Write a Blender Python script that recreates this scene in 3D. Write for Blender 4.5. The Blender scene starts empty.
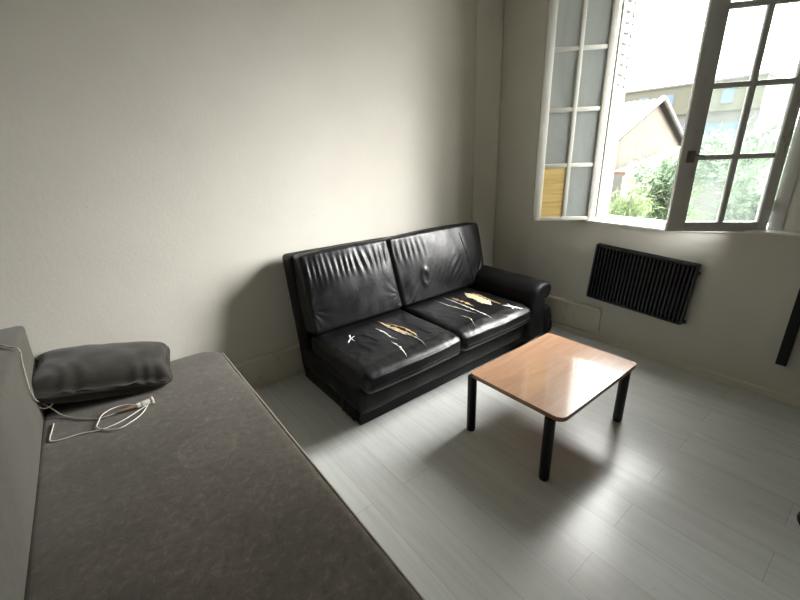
import bpy, bmesh, math, random
from mathutils import Vector, Matrix, noise
from mathutils.bvhtree import BVHTree
random.seed(7)
SUN_AZ, SUN_EL, GLOW, SKY = -24.0, 21.0, 3.3, 15.0
SC = bpy.context.scene
COL = SC.collection

# ------------------------------------------------------------------ materials
def new_mat(name):
    m = bpy.data.materials.new(name); m.use_nodes = True
    nt = m.node_tree; nt.nodes.clear()
    out = nt.nodes.new('ShaderNodeOutputMaterial')
    return m, nt, out
def N(nt, t, **kw):
    n = nt.nodes.new(t)
    for k, v in kw.items():
        if k in n.inputs.keys(): n.inputs[k].default_value = v
        else: setattr(n, k, v)
    return n
def ramp(nt, stops, interp='LINEAR'):
    r = nt.nodes.new('ShaderNodeValToRGB'); r.color_ramp.interpolation = interp
    e = r.color_ramp.elements
    while len(e) < len(stops): e.new(.5)
    for el, (p, c) in zip(e, stops):
        el.position = p; el.color = (*c, 1) if len(c) == 3 else c
    return r
def coords(nt, scale=(1, 1, 1), kind='Object', rot=(0, 0, 0)):
    tc = nt.nodes.new('ShaderNodeTexCoord'); mp = nt.nodes.new('ShaderNodeMapping')
    mp.inputs['Scale'].default_value = scale; mp.inputs['Rotation'].default_value = rot
    nt.links.new(tc.outputs[kind], mp.inputs[0]); return mp.outputs[0]
def simple(name, col, rough=.5, metal=0, var=.08, vscale=8, bump=0, bscale=60, coat=0, spec=.5, stretch=(1, 1, 1)):
    m, nt, out = new_mat(name)
    b = N(nt, 'ShaderNodeBsdfPrincipled'); b.inputs['Roughness'].default_value = rough
    b.inputs['Metallic'].default_value = metal; b.inputs['Coat Weight'].default_value = coat
    b.inputs['Coat Roughness'].default_value = .15; b.inputs['Specular IOR Level'].default_value = spec
    co = coords(nt, stretch)
    n = N(nt, 'ShaderNodeTexNoise', Scale=vscale, Detail=5.0); nt.links.new(co, n.inputs['Vector'])
    r = ramp(nt, [(.3, tuple(c * (1 - var) for c in col)), (.7, tuple(min(1, c * (1 + var)) for c in col))])
    nt.links.new(n.outputs['Fac'], r.inputs[0]); nt.links.new(r.outputs[0], b.inputs['Base Color'])
    if bump:
        n2 = N(nt, 'ShaderNodeTexNoise', Scale=bscale, Detail=4.0); nt.links.new(co, n2.inputs['Vector'])
        bp = N(nt, 'ShaderNodeBump', Strength=bump, Distance=.004); nt.links.new(n2.outputs['Fac'], bp.inputs['Height'])
        nt.links.new(bp.outputs[0], b.inputs['Normal'])
    nt.links.new(b.outputs[0], out.inputs[0]); return m

def mat_wall(name, col):
    m, nt, out = new_mat(name); b = N(nt, 'ShaderNodeBsdfPrincipled', Roughness=.75)
    b.inputs['Specular IOR Level'].default_value = .25
    co = coords(nt)
    n = N(nt, 'ShaderNodeTexNoise', Scale=1.6, Detail=6.0, Roughness=.6); nt.links.new(co, n.inputs['Vector'])
    r = ramp(nt, [(.3, tuple(c * .95 for c in col)), (.7, tuple(c * 1.03 for c in col))])
    nt.links.new(n.outputs['Fac'], r.inputs[0])
    # a few small specks on the plaster
    v = N(nt, 'ShaderNodeTexVoronoi', Scale=5.0); nt.links.new(co, v.inputs['Vector'])
    s = ramp(nt, [(.012, (.35, .33, .3)), (.022, (1, 1, 1))]); nt.links.new(v.outputs['Distance'], s.inputs[0])
    mx = N(nt, 'ShaderNodeMix', data_type='RGBA', blend_type='MULTIPLY'); mx.inputs[0].default_value = .55
    nt.links.new(r.outputs[0], mx.inputs[6]); nt.links.new(s.outputs[0], mx.inputs[7])
    nt.links.new(mx.outputs[2], b.inputs['Base Color'])
    n1 = N(nt, 'ShaderNodeTexNoise', Scale=55.0, Detail=3.0); nt.links.new(co, n1.inputs['Vector'])
    n2 = N(nt, 'ShaderNodeTexNoise', Scale=7.0, Detail=3.0); nt.links.new(co, n2.inputs['Vector'])
    ad = N(nt, 'ShaderNodeMath', operation='MULTIPLY_ADD'); ad.inputs[1].default_value = 1.5
    nt.links.new(n2.outputs['Fac'], ad.inputs[0]); nt.links.new(n1.outputs['Fac'], ad.inputs[2])
    bp = N(nt, 'ShaderNodeBump', Strength=.2, Distance=.003); nt.links.new(ad.outputs[0], bp.inputs['Height'])
    nt.links.new(bp.outputs[0], b.inputs['Normal']); nt.links.new(b.outputs[0], out.inputs[0]); return m

def mat_floor():
    m, nt, out = new_mat('pale_laminate'); b = N(nt, 'ShaderNodeBsdfPrincipled')
    co = coords(nt, rot=(0, 0, math.pi / 2))
    br = N(nt, 'ShaderNodeTexBrick'); nt.links.new(co, br.inputs['Vector'])
    br.offset = .37; br.squash = 1
    for k, v in (('Scale', 1.0), ('Mortar Size', .0012), ('Mortar Smooth', .3), ('Bias', 0.0), ('Brick Width', 1.28), ('Row Height', .19)): br.inputs[k].default_value = v
    br.inputs['Color1'].default_value = (.67, .69, .67, 1); br.inputs['Color2'].default_value = (.62, .635, .62, 1)
    br.inputs['Mortar'].default_value = (.42, .42, .40, 1)
    cs = coords(nt, (16, 1.1, 1))
    n = N(nt, 'ShaderNodeTexNoise', Scale=1.6, Detail=7.0, Roughness=.62, Distortion=.6); nt.links.new(cs, n.inputs['Vector'])
    r = ramp(nt, [(.30, (.80, .79, .77)), (.5, (.95, .95, .94)), (.62, (1.0, 1.0, 1.0))]); nt.links.new(n.outputs['Fac'], r.inputs[0])
    mx = N(nt, 'ShaderNodeMix', data_type='RGBA', blend_type='MULTIPLY'); mx.inputs[0].default_value = .8
    nt.links.new(br.outputs[0], mx.inputs[6]); nt.links.new(r.outputs[0], mx.inputs[7])
    v = N(nt, 'ShaderNodeTexVoronoi', Scale=4.2); nt.links.new(coords(nt), v.inputs['Vector'])
    s = ramp(nt, [(.02, (.2, .17, .14)), (.032, (1, 1, 1))]); nt.links.new(v.outputs['Distance'], s.inputs[0])
    m2 = N(nt, 'ShaderNodeMix', data_type='RGBA', blend_type='MULTIPLY'); m2.inputs[0].default_value = .8
    nt.links.new(mx.outputs[2], m2.inputs[6]); nt.links.new(s.outputs[0], m2.inputs[7])
    nt.links.new(m2.outputs[2], b.inputs['Base Color'])
    rr = ramp(nt, [(.3, (.30,) * 3), (.7, (.19,) * 3)]); nt.links.new(n.outputs['Fac'], rr.inputs[0]); nt.links.new(rr.outputs[0], b.inputs['Roughness'])
    b.inputs['Specular IOR Level'].default_value = .6
    mh = N(nt, 'ShaderNodeMath', operation='MULTIPLY_ADD'); mh.inputs[1].default_value = -1.2
    nt.links.new(br.outputs['Fac'], mh.inputs[0]); nt.links.new(n.outputs['Fac'], mh.inputs[2])
    bp = N(nt, 'ShaderNodeBump', Strength=.14, Distance=.003); nt.links.new(mh.outputs[0], bp.inputs['Height'])
    nt.links.new(bp.outputs[0], b.inputs['Normal']); nt.links.new(b.outputs[0], out.inputs[0]); return m

def mat_leather(name, rough=.33, crease=.5, spec=.5, k=1.0):
    m, nt, out = new_mat(name); b = N(nt, 'ShaderNodeBsdfPrincipled', Roughness=rough)
    b.inputs['Specular IOR Level'].default_value = spec
    co = coords(nt)
    n = N(nt, 'ShaderNodeTexNoise', Scale=6.0, Detail=5.0); nt.links.new(co, n.inputs['Vector'])
    r = ramp(nt, [(.3, (.005 * k, .005 * k, .006 * k)), (.75, (.013 * k, .013 * k, .015 * k))]); nt.links.new(n.outputs['Fac'], r.inputs[0])
    nt.links.new(r.outputs[0], b.inputs['Base Color'])
    rr = ramp(nt, [(.3, (rough * .85,) * 3), (.75, (min(1, rough * 1.35),) * 3)]); nt.links.new(n.outputs['Fac'], rr.inputs[0]); nt.links.new(rr.outputs[0], b.inputs['Roughness'])
    v = N(nt, 'ShaderNodeTexVoronoi', Scale=330.0); nt.links.new(co, v.inputs['Vector'])
    n2 = N(nt, 'ShaderNodeTexNoise', Scale=26.0, Detail=6.0, Distortion=1.2); nt.links.new(co, n2.inputs['Vector'])
    b1 = N(nt, 'ShaderNodeBump', Strength=.12, Distance=.0008); nt.links.new(v.outputs['Distance'], b1.inputs['Height'])
    b2 = N(nt, 'ShaderNodeBump', Strength=crease, Distance=.004); nt.links.new(n2.outputs['Fac'], b2.inputs['Height'])
    nt.links.new(b1.outputs[0], b2.inputs['Normal']); nt.links.new(b2.outputs[0], b.inputs['Normal'])
    nt.links.new(b.outputs[0], out.inputs[0]); return m

def mat_fabric(name, dark, light, stain=False, sheen=.3, scale=1.0, worn=0.0):
    m, nt, out = new_mat(name); b = N(nt, 'ShaderNodeBsdfPrincipled', Roughness=.9)
    b.inputs['Specular IOR Level'].default_value = .2; b.inputs['Sheen Weight'].default_value = sheen; b.inputs['Sheen Roughness'].default_value = .5
    co = coords(nt)
    n = N(nt, 'ShaderNodeTexNoise', Scale=3.0 * scale, Detail=5.0); nt.links.new(co, n.inputs['Vector'])
    n2 = N(nt, 'ShaderNodeTexNoise', Scale=30.0 * scale, Detail=7.0, Roughness=.75, Distortion=.7); nt.links.new(co, n2.inputs['Vector'])
    r = ramp(nt, [(.3, dark), (.7, light)]); nt.links.new(n.outputs['Fac'], r.inputs[0])
    r2 = ramp(nt, [(.34, (.68, .68, .68)), (.46, (.92, .92, .92)), (.56, (1.06, 1.06, 1.06)), (.66, (1.6, 1.56, 1.48))]); nt.links.new(n2.outputs['Fac'], r2.inputs[0])
    mx = N(nt, 'ShaderNodeMix', data_type='RGBA', blend_type='MULTIPLY'); mx.inputs[0].default_value = worn
    nt.links.new(r.outputs[0], mx.inputs[6]); nt.links.new(r2.outputs[0], mx.inputs[7])
    last = mx.outputs[2]
    if stain:     # dried water mark: a paler patch with a crisp wavy rim
        tc = N(nt, 'ShaderNodeTexCoord')
        nz = N(nt, 'ShaderNodeTexNoise', Scale=9.0, Detail=3.0); nt.links.new(tc.outputs['Object'], nz.inputs['Vector'])
        sc = N(nt, 'ShaderNodeVectorMath', operation='SCALE'); sc.inputs[3].default_value = .07; nt.links.new(nz.outputs['Color'], sc.inputs[0])
        ad = N(nt, 'ShaderNodeVectorMath', operation='ADD'); nt.links.new(tc.outputs['Object'], ad.inputs[0]); nt.links.new(sc.outputs[0], ad.inputs[1])
        for (cx, cy, cz, rad) in ((.172, 1.655, .43, .125),):
            ds = N(nt, 'ShaderNodeVectorMath', operation='DISTANCE'); ds.inputs[1].default_value = (cx + .035, cy + .035, cz + .03)
            nt.links.new(ad.outputs[0], ds.inputs[0])
            dv = N(nt, 'ShaderNodeMath', operation='DIVIDE'); dv.inputs[1].default_value = rad * 2; nt.links.new(ds.outputs['Value'], dv.inputs[0])
            rs = ramp(nt, [(0, (1.14,) * 3), (.42, (1.16,) * 3), (.485, (1.27, 1.26, 1.24)), (.52, (1, 1, 1))]); nt.links.new(dv.outputs[0], rs.inputs[0])
            m3 = N(nt, 'ShaderNodeMix', data_type='RGBA', blend_type='MULTIPLY'); m3.inputs[0].default_value = 1.0
            nt.links.new(last, m3.inputs[6]); nt.links.new(rs.outputs[0], m3.inputs[7]); last = m3.outputs[2]
    nt.links.new(last, b.inputs['Base Color'])
    w = N(nt, 'ShaderNodeTexNoise', Scale=420.0, Detail=2.0); nt.links.new(co, w.inputs['Vector'])
    b1 = N(nt, 'ShaderNodeBump', Strength=.5, Distance=.0012); nt.links.new(w.outputs['Fac'], b1.inputs['Height'])
    b2 = N(nt, 'ShaderNodeBump', Strength=.25, Distance=.004); nt.links.new(n2.outputs['Fac'], b2.inputs['Height']); nt.links.new(b1.outputs[0], b2.inputs['Normal'])
    nt.links.new(b2.outputs[0], b.inputs['Normal']); nt.links.new(b.outputs[0], out.inputs[0]); return m

def mat_wood(name, a, c, rough, stretch, coat=0):
    m, nt, out = new_mat(name); b = N(nt, 'ShaderNodeBsdfPrincipled', Roughness=rough)
    b.inputs['Coat Weight'].default_value = coat; b.inputs['Coat Roughness'].default_value = .06; b.inputs['Coat IOR'].default_value = 2.0
    co = coords(nt, stretch)
    n = N(nt, 'ShaderNodeTexNoise', Scale=2.2, Detail=7.0, Roughness=.6, Distortion=.8); nt.links.new(co, n.inputs['Vector'])
    r = ramp(nt, [(.3, a), (.7, c)]); nt.links.new(n.outputs['Fac'], r.inputs[0]); nt.links.new(r.outputs[0], b.inputs['Base Color'])
    nt.links.new(b.outputs[0], out.inputs[0]); return m

def mat_glass(name, dirt, tint=(.93, .96, .95), streak=(3, 3, 3), con=1.0):
    m, nt, out = new_mat(name)
    tr = N(nt, 'ShaderNodeBsdfTransparent'); tr.inputs[0].default_value = (*tint, 1)
    gl = N(nt, 'ShaderNodeBsdfGlossy', Roughness=.03)
    fr = N(nt, 'ShaderNodeFresnel', IOR=1.45); mx = N(nt, 'ShaderNodeMixShader')
    nt.links.new(fr.outputs[0], mx.inputs[0]); nt.links.new(tr.outputs[0], mx.inputs[1]); nt.links.new(gl.outputs[0], mx.inputs[2])
    df = N(nt, 'ShaderNodeBsdfDiffuse'); df.inputs[0].default_value = (.75, .78, .77, 1)
    tl = N(nt, 'ShaderNodeBsdfTranslucent'); tl.inputs[0].default_value = (.75, .8, .79, 1)
    dm = N(nt, 'ShaderNodeMixShader'); dm.inputs[0].default_value = .5
    nt.links.new(df.outputs[0], dm.inputs[1]); nt.links.new(tl.outputs[0], dm.inputs[2])
    n = N(nt, 'ShaderNodeTexNoise', Scale=5.0, Detail=8.0, Roughness=.75, Distortion=1.5); nt.links.new(coords(nt, streak), n.inputs['Vector'])
    r = ramp(nt, [(.3, (dirt * (1 - .55 * con),) * 3), (.7, (min(1, dirt * (1 + .6 * con)),) * 3)]); nt.links.new(n.outputs['Fac'], r.inputs[0])
    fx = N(nt, 'ShaderNodeMixShader'); nt.links.new(r.outputs[0], fx.inputs[0]); nt.links.new(mx.outputs[0], fx.inputs[1]); nt.links.new(dm.outputs[0], fx.inputs[2])
    nt.links.new(fx.outputs[0], out.inputs[0]); return m

def mat_painted(name, col, chip=(.3, .27, .22), amt=.5, rough=.45):
    m, nt, out = new_mat(name); b = N(nt, 'ShaderNodeBsdfPrincipled', Roughness=rough)
    n = N(nt, 'ShaderNodeTexNoise', Scale=14.0, Detail=8.0, Roughness=.75); nt.links.new(coords(nt, (1, 1, .5)), n.inputs['Vector'])
    r = ramp(nt, [(.30 + .04 * amt, chip), (.33 + .04 * amt, tuple(c * .8 for c in col)), (.40, col), (.8, tuple(min(1, c * 1.04) for c in col))])
    nt.links.new(n.outputs['Fac'], r.inputs[0]); nt.links.new(r.outputs[0], b.inputs['Base Color'])
    bp = N(nt, 'ShaderNodeBump', Strength=.2, Distance=.002); nt.links.new(n.outputs['Fac'], bp.inputs['Height']); nt.links.new(bp.outputs[0], b.inputs['Normal'])
    nt.links.new(b.outputs[0], out.inputs[0]); return m

def mat_tiles(name, a, c):
    m, nt, out = new_mat(name); b = N(nt, 'ShaderNodeBsdfPrincipled', Roughness=.8)
    co = coords(nt, (1, 1, 1), 'UV')
    br = N(nt, 'ShaderNodeTexBrick'); nt.links.new(co, br.inputs['Vector'])
    for k, v in (('Scale', 1.0), ('Mortar Size', .03), ('Brick Width', .22), ('Row Height', .3)): br.inputs[k].default_value = v
    br.inputs['Color1'].default_value = (*a, 1); br.inputs['Color2'].default_value = (*c, 1); br.inputs['Mortar'].default_value = (a[0] * .55, a[1] * .5, a[2] * .5, 1)
    nt.links.new(br.outputs[0], b.inputs['Base Color']); nt.links.new(b.outputs[0], out.inputs[0]); return m

M = {}
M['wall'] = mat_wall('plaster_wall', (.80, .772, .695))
M['wall_shaded'] = mat_wall('plaster_wall_shaded', (.70, .685, .62))  # same plaster paint, darkened to put the window wall's shade into its colour
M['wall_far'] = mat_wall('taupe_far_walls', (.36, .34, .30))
M['ceiling'] = simple('ceiling_paint', (.58, .57, .54), .85, var=.02, vscale=2)
M['floor'] = mat_floor()
M['skirting'] = mat_painted('skirting_paint', (.74, .70, .61), (.5, .47, .4), .1, .5)
M['leather'] = mat_leather('black_leather', .36, .3)
M['leather_seat'] = mat_leather('black_seat_leather', .36, .5, .38, .7)
M['leather_matte'] = mat_leather('black_vinyl', .48, .3, .24, .6)
M['foam'] = simple('exposed_foam', (.80, .66, .42), .9, var=.2, vscale=40, bump=.6, bscale=90)
M['tan'] = simple('exposed_backing', (.52, .36, .18), .9, var=.35, vscale=60, bump=.6, bscale=90)
M['scrim'] = simple('white_torn_backing', (.82, .80, .74), .9, var=.15, vscale=60, bump=.4)
M['bed'] = mat_fabric('taupe_upholstery', (.080, .069, .054), (.116, .101, .080), True, .3, 1, 1.0)
M['bedback'] = mat_fabric('taupe_upholstery_back', (.105, .102, .084), (.132, .128, .106), False, .25, 1, .35)
M['piping'] = mat_fabric('taupe_piping', (.36, .33, .28), (.44, .40, .34), False, .2)
M['pillow'] = mat_fabric('charcoal_pillow', (.027, .025, .020), (.048, .044, .036), False, .3, 2, .3)
M['tabletop'] = mat_wood('beech_laminate', (.46, .255, .15), (.60, .36, .225), .25, (1.2, 9, 1), 1.0)
M['tableedge'] = mat_wood('table_edge_band', (.30, .15, .08), (.42, .22, .12), .35, (3, 3, 3))
M['blackmetal'] = simple('black_painted_metal', (.008, .008, .010), .4, var=.1, spec=.3)
M['radiator'] = simple('black_radiator_enamel', (.016, .018, .022), .38, var=.1)
M['whitepaint'] = mat_painted('old_white_gloss_paint', (.47, .465, .42), (.2, .17, .13), .6, .4)
M['whitepaint2'] = mat_painted('white_gloss_paint', (.62, .63, .61), (.3, .28, .25), .2, .35)
M['sill'] = mat_painted('white_sill_paint', (.84, .84, .81), (.5, .47, .42), .1, .4)
M['shutter'] = simple('cream_shutter_paint', (.16, .157, .13), .5, var=.05)
M['glass'] = mat_glass('dusty_glass', .45, (.88, .92, .92), (.6, .6, .25), .25)
M['glass2'] = mat_glass('streaky_glass', .055, (.94, .98, .96), (2, 2, 2))
M['board'] = mat_wood('yellowed_board', (.42, .29, .09), (.62, .46, .17), .6, (1, 1, 14))
M['brass'] = simple('aged_metal', (.25, .23, .2), .4, .8)
M['cable_white'] = simple('white_cable_plastic', (.86, .84, .78), .4, var=.03)
M['cable_beige'] = simple('beige_cable_plastic', (.52, .46, .37), .45, var=.05)
M['cable_brown'] = simple('frayed_cable_sleeve', (.42, .31, .2), .6, var=.25, vscale=80)
M['bag'] = simple('black_bag_cloth', (.01, .01, .011), .6, var=.2, bump=.6, bscale=30)
M['render'] = simple('weathered_render', (.058, .047, .031), .95, var=.2, vscale=1.2)
M['paleblock'] = simple('pale_render', (.16, .158, .15), .9, var=.06)
M['olive'] = simple('olive_facade', (.15, .15, .115), .9, var=.06, vscale=.2)
M['tiles'] = mat_tiles('clay_tiles', (.020, .0145, .0135), (.032, .024, .022))
M['tiles_red'] = mat_tiles('terracotta_tiles', (.34, .19, .125), (.40, .24, .17))
M['bluewin'] = simple('far_window_glass', (.14, .20, .26), .2, var=.1)
M['ground'] = simple('yard_ground', (.20, .20, .18), .95, var=.15, vscale=.6)
M['leaf'] = simple('leaf_green', (.11, .16, .06), .6, var=.35, vscale=1.5)
M['leaf2'] = simple('grey_green_leaf', (.10, .145, .09), .6, var=.3, vscale=1.5)
def mat_leaf(name, col):
    m, nt, out = new_mat(name); d = N(nt, 'ShaderNodeBsdfDiffuse'); t = N(nt, 'ShaderNodeBsdfTranslucent'); mx = N(nt, 'ShaderNodeMixShader'); mx.inputs[0].default_value = .45
    n = N(nt, 'ShaderNodeTexNoise', Scale=1.6, Detail=4.0); nt.links.new(coords(nt), n.inputs['Vector'])
    r = ramp(nt, [(.3, tuple(c * .6 for c in col)), (.7, tuple(c * 1.3 for c in col))]); nt.links.new(n.outputs['Fac'], r.inputs[0])
    nt.links.new(r.outputs[0], d.inputs[0]); nt.links.new(r.outputs[0], t.inputs[0])
    nt.links.new(d.outputs[0], mx.inputs[1]); nt.links.new(t.outputs[0], mx.inputs[2]); nt.links.new(mx.outputs[0], out.inputs[0]); return m
M['leaf'] = mat_leaf('leaf_green', (.23, .30, .16)); M['leaf2'] = mat_leaf('grey_green_leaf', (.20, .27, .19))
M['bark'] = simple('bark', (.22, .19, .15), .9, var=.3)
M['crack'] = simple('dark_gap', (.03, .03, .03), .9)

# ------------------------------------------------------------------ mesh helpers
class MB:
    def __init__(s): s.bm = bmesh.new()
    def box(s, x0, x1, y0, y1, z0, z1, bev=0, seg=2, mat=None):
        t = bmesh.new(); bmesh.ops.create_cube(t, size=1)
        for v in t.verts: v.co = Vector(((v.co.x + .5) * (x1 - x0) + x0, (v.co.y + .5) * (y1 - y0) + y0, (v.co.z + .5) * (z1 - z0) + z0))
        if bev: bmesh.ops.bevel(t, geom=t.edges[:], offset=bev, segments=seg, profile=.5, affect='EDGES')
        s.join(t, mat); return s
    def join(s, t, mat=None):
        if mat is not None: t.transform(mat)
        me = bpy.data.meshes.new('tmp'); t.to_mesh(me); t.free(); s.bm.from_mesh(me); bpy.data.meshes.remove(me)
    def cyl(s, c0, c1, r0, r1=None, seg=24, caps=True):
        c0, c1 = Vector(c0), Vector(c1); r1 = r0 if r1 is None else r1
        d = c1 - c0; t = bmesh.new()
        bmesh.ops.create_cone(t, cap_ends=caps, segments=seg, radius1=r0, radius2=r1, depth=d.length)
        t.transform(Matrix.Translation((c0 + c1) / 2) @ d.to_track_quat('Z', 'Y').to_matrix().to_4x4()); s.join(t); return s
    def tube(s, pts, r, seg=8, smooth=6):
        P = [Vector(p) for p in pts]
        if smooth > 1 and len(P) > 2:
            Q = []
            for i in range(len(P) - 1):
                p0, p1, p2, p3 = P[max(i - 1, 0)], P[i], P[i + 1], P[min(i + 2, len(P) - 1)]
                for k in range(smooth):
                    t = k / smooth
                    Q.append(.5 * ((2 * p1) + (p2 - p0) * t + (2 * p0 - 5 * p1 + 4 * p2 - p3) * t * t + (3 * p1 - p0 - 3 * p2 + p3) * t ** 3))
            Q.append(P[-1]); P = Q
        rr = r if callable(r) else (lambda t: r)
        rings = []; up = Vector((0, 0, 1))
        for i, p in enumerate(P):
            d = (P[min(i + 1, len(P) - 1)] - P[max(i - 1, 0)]).normalized()
            a = d.cross(up if abs(d.z) < .95 else Vector((1, 0, 0))).normalized(); b = a.cross(d)
            R = rr(i / (len(P) - 1))
            rings.append([s.bm.verts.new(p + R * (math.cos(q) * a + math.sin(q) * b)) for q in [2 * math.pi * k / seg for k in range(seg)]])
        for A, B in zip(rings, rings[1:]):
            for k in range(seg): s.bm.faces.new((A[k], A[(k + 1) % seg], B[(k + 1) % seg], B[k]))
        s.bm.faces.new(rings[0][::-1]); s.bm.faces.new(rings[-1]); return s
    def prism(s, poly, fn0, fn1):
        a = [s.bm.verts.new(fn0(p)) for p in poly]; b = [s.bm.verts.new(fn1(p)) for p in poly]; n = len(poly)
        s.bm.faces.new(a[::-1]); s.bm.faces.new(b)
        for i in range(n): s.bm.faces.new((a[i], a[(i + 1) % n], b[(i + 1) % n], b[i]))
        return s
    def build(s, name, mat, parent=None, smooth=False, mats=None, origin=None):
        bmesh.ops.recalc_face_normals(s.bm, faces=s.bm.faces)
        me = bpy.data.meshes.new(name); s.bm.to_mesh(me); s.bm.free()
        me.materials.append(mat)
        for k in (mats or []): me.materials.append(k)
        if smooth:
            for p in me.polygons: p.use_smooth = True
            if smooth == 'auto': me.set_sharp_from_angle(angle=math.radians(38))
        o = bpy.data.objects.new(name, me); COL.objects.link(o)
        if parent is not None:
            o.parent = parent; o.matrix_parent_inverse = wm(parent).inverted()
        return o
def wm(o):
    m = o.matrix_basis.copy()
    return (wm(o.parent) @ o.matrix_parent_inverse @ m) if o.parent else m
def tag(o, label=None, cat=None, group=None, kind=None):
    if label: o['label'] = label
    if cat: o['category'] = cat
    if group: o['group'] = group
    if kind: o['kind'] = kind
    return o
def empty(name, loc, label=None, cat=None, group=None, kind=None):
    o = bpy.data.objects.new(name, None); o.location = loc; o.empty_display_size = .1; COL.objects.link(o)
    return tag(o, label, cat, group, kind)

def softbox(cx, cy, cz, sx, sy, sz, r, n=24, disp=None, mat=None, crown=(0, 0, 0)):
    """rounded, subdivided box; disp(p, nrm, (u,v,w)) gives a displaced position"""
    h = Vector((sx / 2, sy / 2, sz / 2)); bm = bmesh.new(); r = min(r, *h)
    def npt(k): return max(6, int(n * k))
    def axis(L, cnt):
        out = []
        for i in range(cnt + 1):
            t = -1 + 2 * i / cnt; out.append(t * .55 + .45 * math.sin(t * math.pi / 2))
        return out
    mx = max(h); cnts = [npt(h[i] / mx) for i in range(3)]; ax = [axis(h[i], cnts[i]) for i in range(3)]
    cache = {}
    def vert(q):
        key = tuple(round(c, 5) for c in q)
        if key in cache: return cache[key]
        P = Vector((q[0] * h.x, q[1] * h.y, q[2] * h.z))
        I = Vector([max(-(h[i] - r), min(h[i] - r, P[i])) for i in range(3)])
        D = P - I; nr = D.normalized() if D.length > 1e-9 else Vector((0, 0, 1))
        p = I + nr * r
        cr = Vector((crown[0] * q[0] * (1 - q[1] ** 2) * (1 - q[2] ** 2), crown[1] * q[1] * (1 - q[0] ** 2) * (1 - q[2] ** 2), crown[2] * q[2] * (1 - q[0] ** 2) * (1 - q[1] ** 2)))
        p = p + cr
        if disp: p = disp(p, nr, q)
        v = bm.verts.new(p); cache[key] = v; return v
    for a in range(3):
        b, c = (a + 1) % 3, (a + 2) % 3
        for sgn in (-1, 1):
            for i in range(len(ax[b]) - 1):
                for j in range(len(ax[c]) - 1):
                    qs = []
                    for (ii, jj) in ((i, j), (i + 1, j), (i + 1, j + 1), (i, j + 1)):
                        q = [0, 0, 0]; q[a] = sgn; q[b] = ax[b][ii]; q[c] = ax[c][jj]; qs.append(vert(q))
                    try: bm.faces.new(qs if sgn > 0 else qs[::-1])
                    except ValueError: pass
    bm.transform(Matrix.Translation((cx, cy, cz)) @ (mat or Matrix.Identity(4)))
    m = MB(); m.bm.free(); m.bm = bm; return m
def nz(x, y, z=0, s=1.0): return noise.noise(Vector((x * s, y * s, z * s)))

# ------------------------------------------------------------------ camera (solved from the room's vanishing lines)
F = 394.348
Rv = Vector((.78484034, -.61854811, -.03773431)); Uv = Vector((.24061083, .24805113, .93839068)); Dv = Vector((.57107974, .74556614, -.34350991))
cam = bpy.data.cameras.new('camera'); co = bpy.data.objects.new('camera', cam); COL.objects.link(co)
co.matrix_world = Matrix(((Rv.x, Uv.x, -Dv.x, 0), (Rv.y, Uv.y, -Dv.y, 0), (Rv.z, Uv.z, -Dv.z, 1.6), (0, 0, 0, 1)))
cam.sensor_width = 36; cam.lens = 36 * F / 800; cam.clip_start = .02; cam.clip_end = 300
SC.camera = co

# ------------------------------------------------------------------ room shell
WX, WY = 3.282, 2.723          # window wall, long wall
XB, YB = -1.35, -1.9           # walls behind the camera
CZ = 2.98
OY0, OY1, OZ0, OZ1 = .50, 1.66, 1.02, 2.80
def struct(o): o['kind'] = 'structure'; return o
struct(MB().box(XB - .2, WX + .35, YB - .2, WY + .2, -.12, 0).build('floor', M['floor']))
struct(MB().box(XB - .2, WX + .35, YB - .2, WY + .2, CZ, CZ + .15).build('ceiling', M['ceiling']))
struct(MB().box(XB - .2, WX + .11, WY, WY + .2, 0, CZ).build('wall_left', M['wall']))
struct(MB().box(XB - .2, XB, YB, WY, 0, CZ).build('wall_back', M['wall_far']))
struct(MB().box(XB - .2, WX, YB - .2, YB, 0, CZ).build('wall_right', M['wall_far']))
WT = .32                        # thickness of the window wall
w = MB()
# top edge under the window is old wonky plaster: it dips in the middle and rises to the right
def under(p): return p
led = [(OY1 + .02, 1.020), (1.061, 1.012), (.533, 1.060), (.15, 1.066)]
poly = [(YB, 0), (2.2, 0), (2.2, 1.036), *led, (YB, 1.066)]
w.prism([(WX, 2.2), (WX + .105, WY), (WX + .105, WY + .2), (WX + WT, WY + .2), (WX + WT, 2.2)], lambda p: Vector((p[0], p[1], 0)), lambda p: Vector((p[0], p[1], CZ)))
w.prism(poly, lambda p: Vector((WX, p[0], p[1])), lambda p: Vector((WX + WT, p[0], p[1])))
w.box(WX, WX + WT, OY1 + .02, 2.2, 1.036, CZ)
# right of the opening: a splayed reveal
w.prism([(WX, .12), (WX + .09, .47), (WX + WT, .47), (WX + WT, YB), (WX, YB)], lambda p: Vector((p[0], p[1], 1.066)), lambda p: Vector((p[0], p[1], CZ)))
w.box(WX, WX + WT, .12, OY1 + .02, OZ1, CZ)
struct(w.build('wall_window', M['wall_shaded']))
# shallow boxed pipe run in the corner on the long wall
b = MB().box(3.03, WX + .10, WY - .022, WY, .245, CZ, .012, 3)
struct(b.build('trim_1', M['wall'], smooth='auto'))
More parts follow.
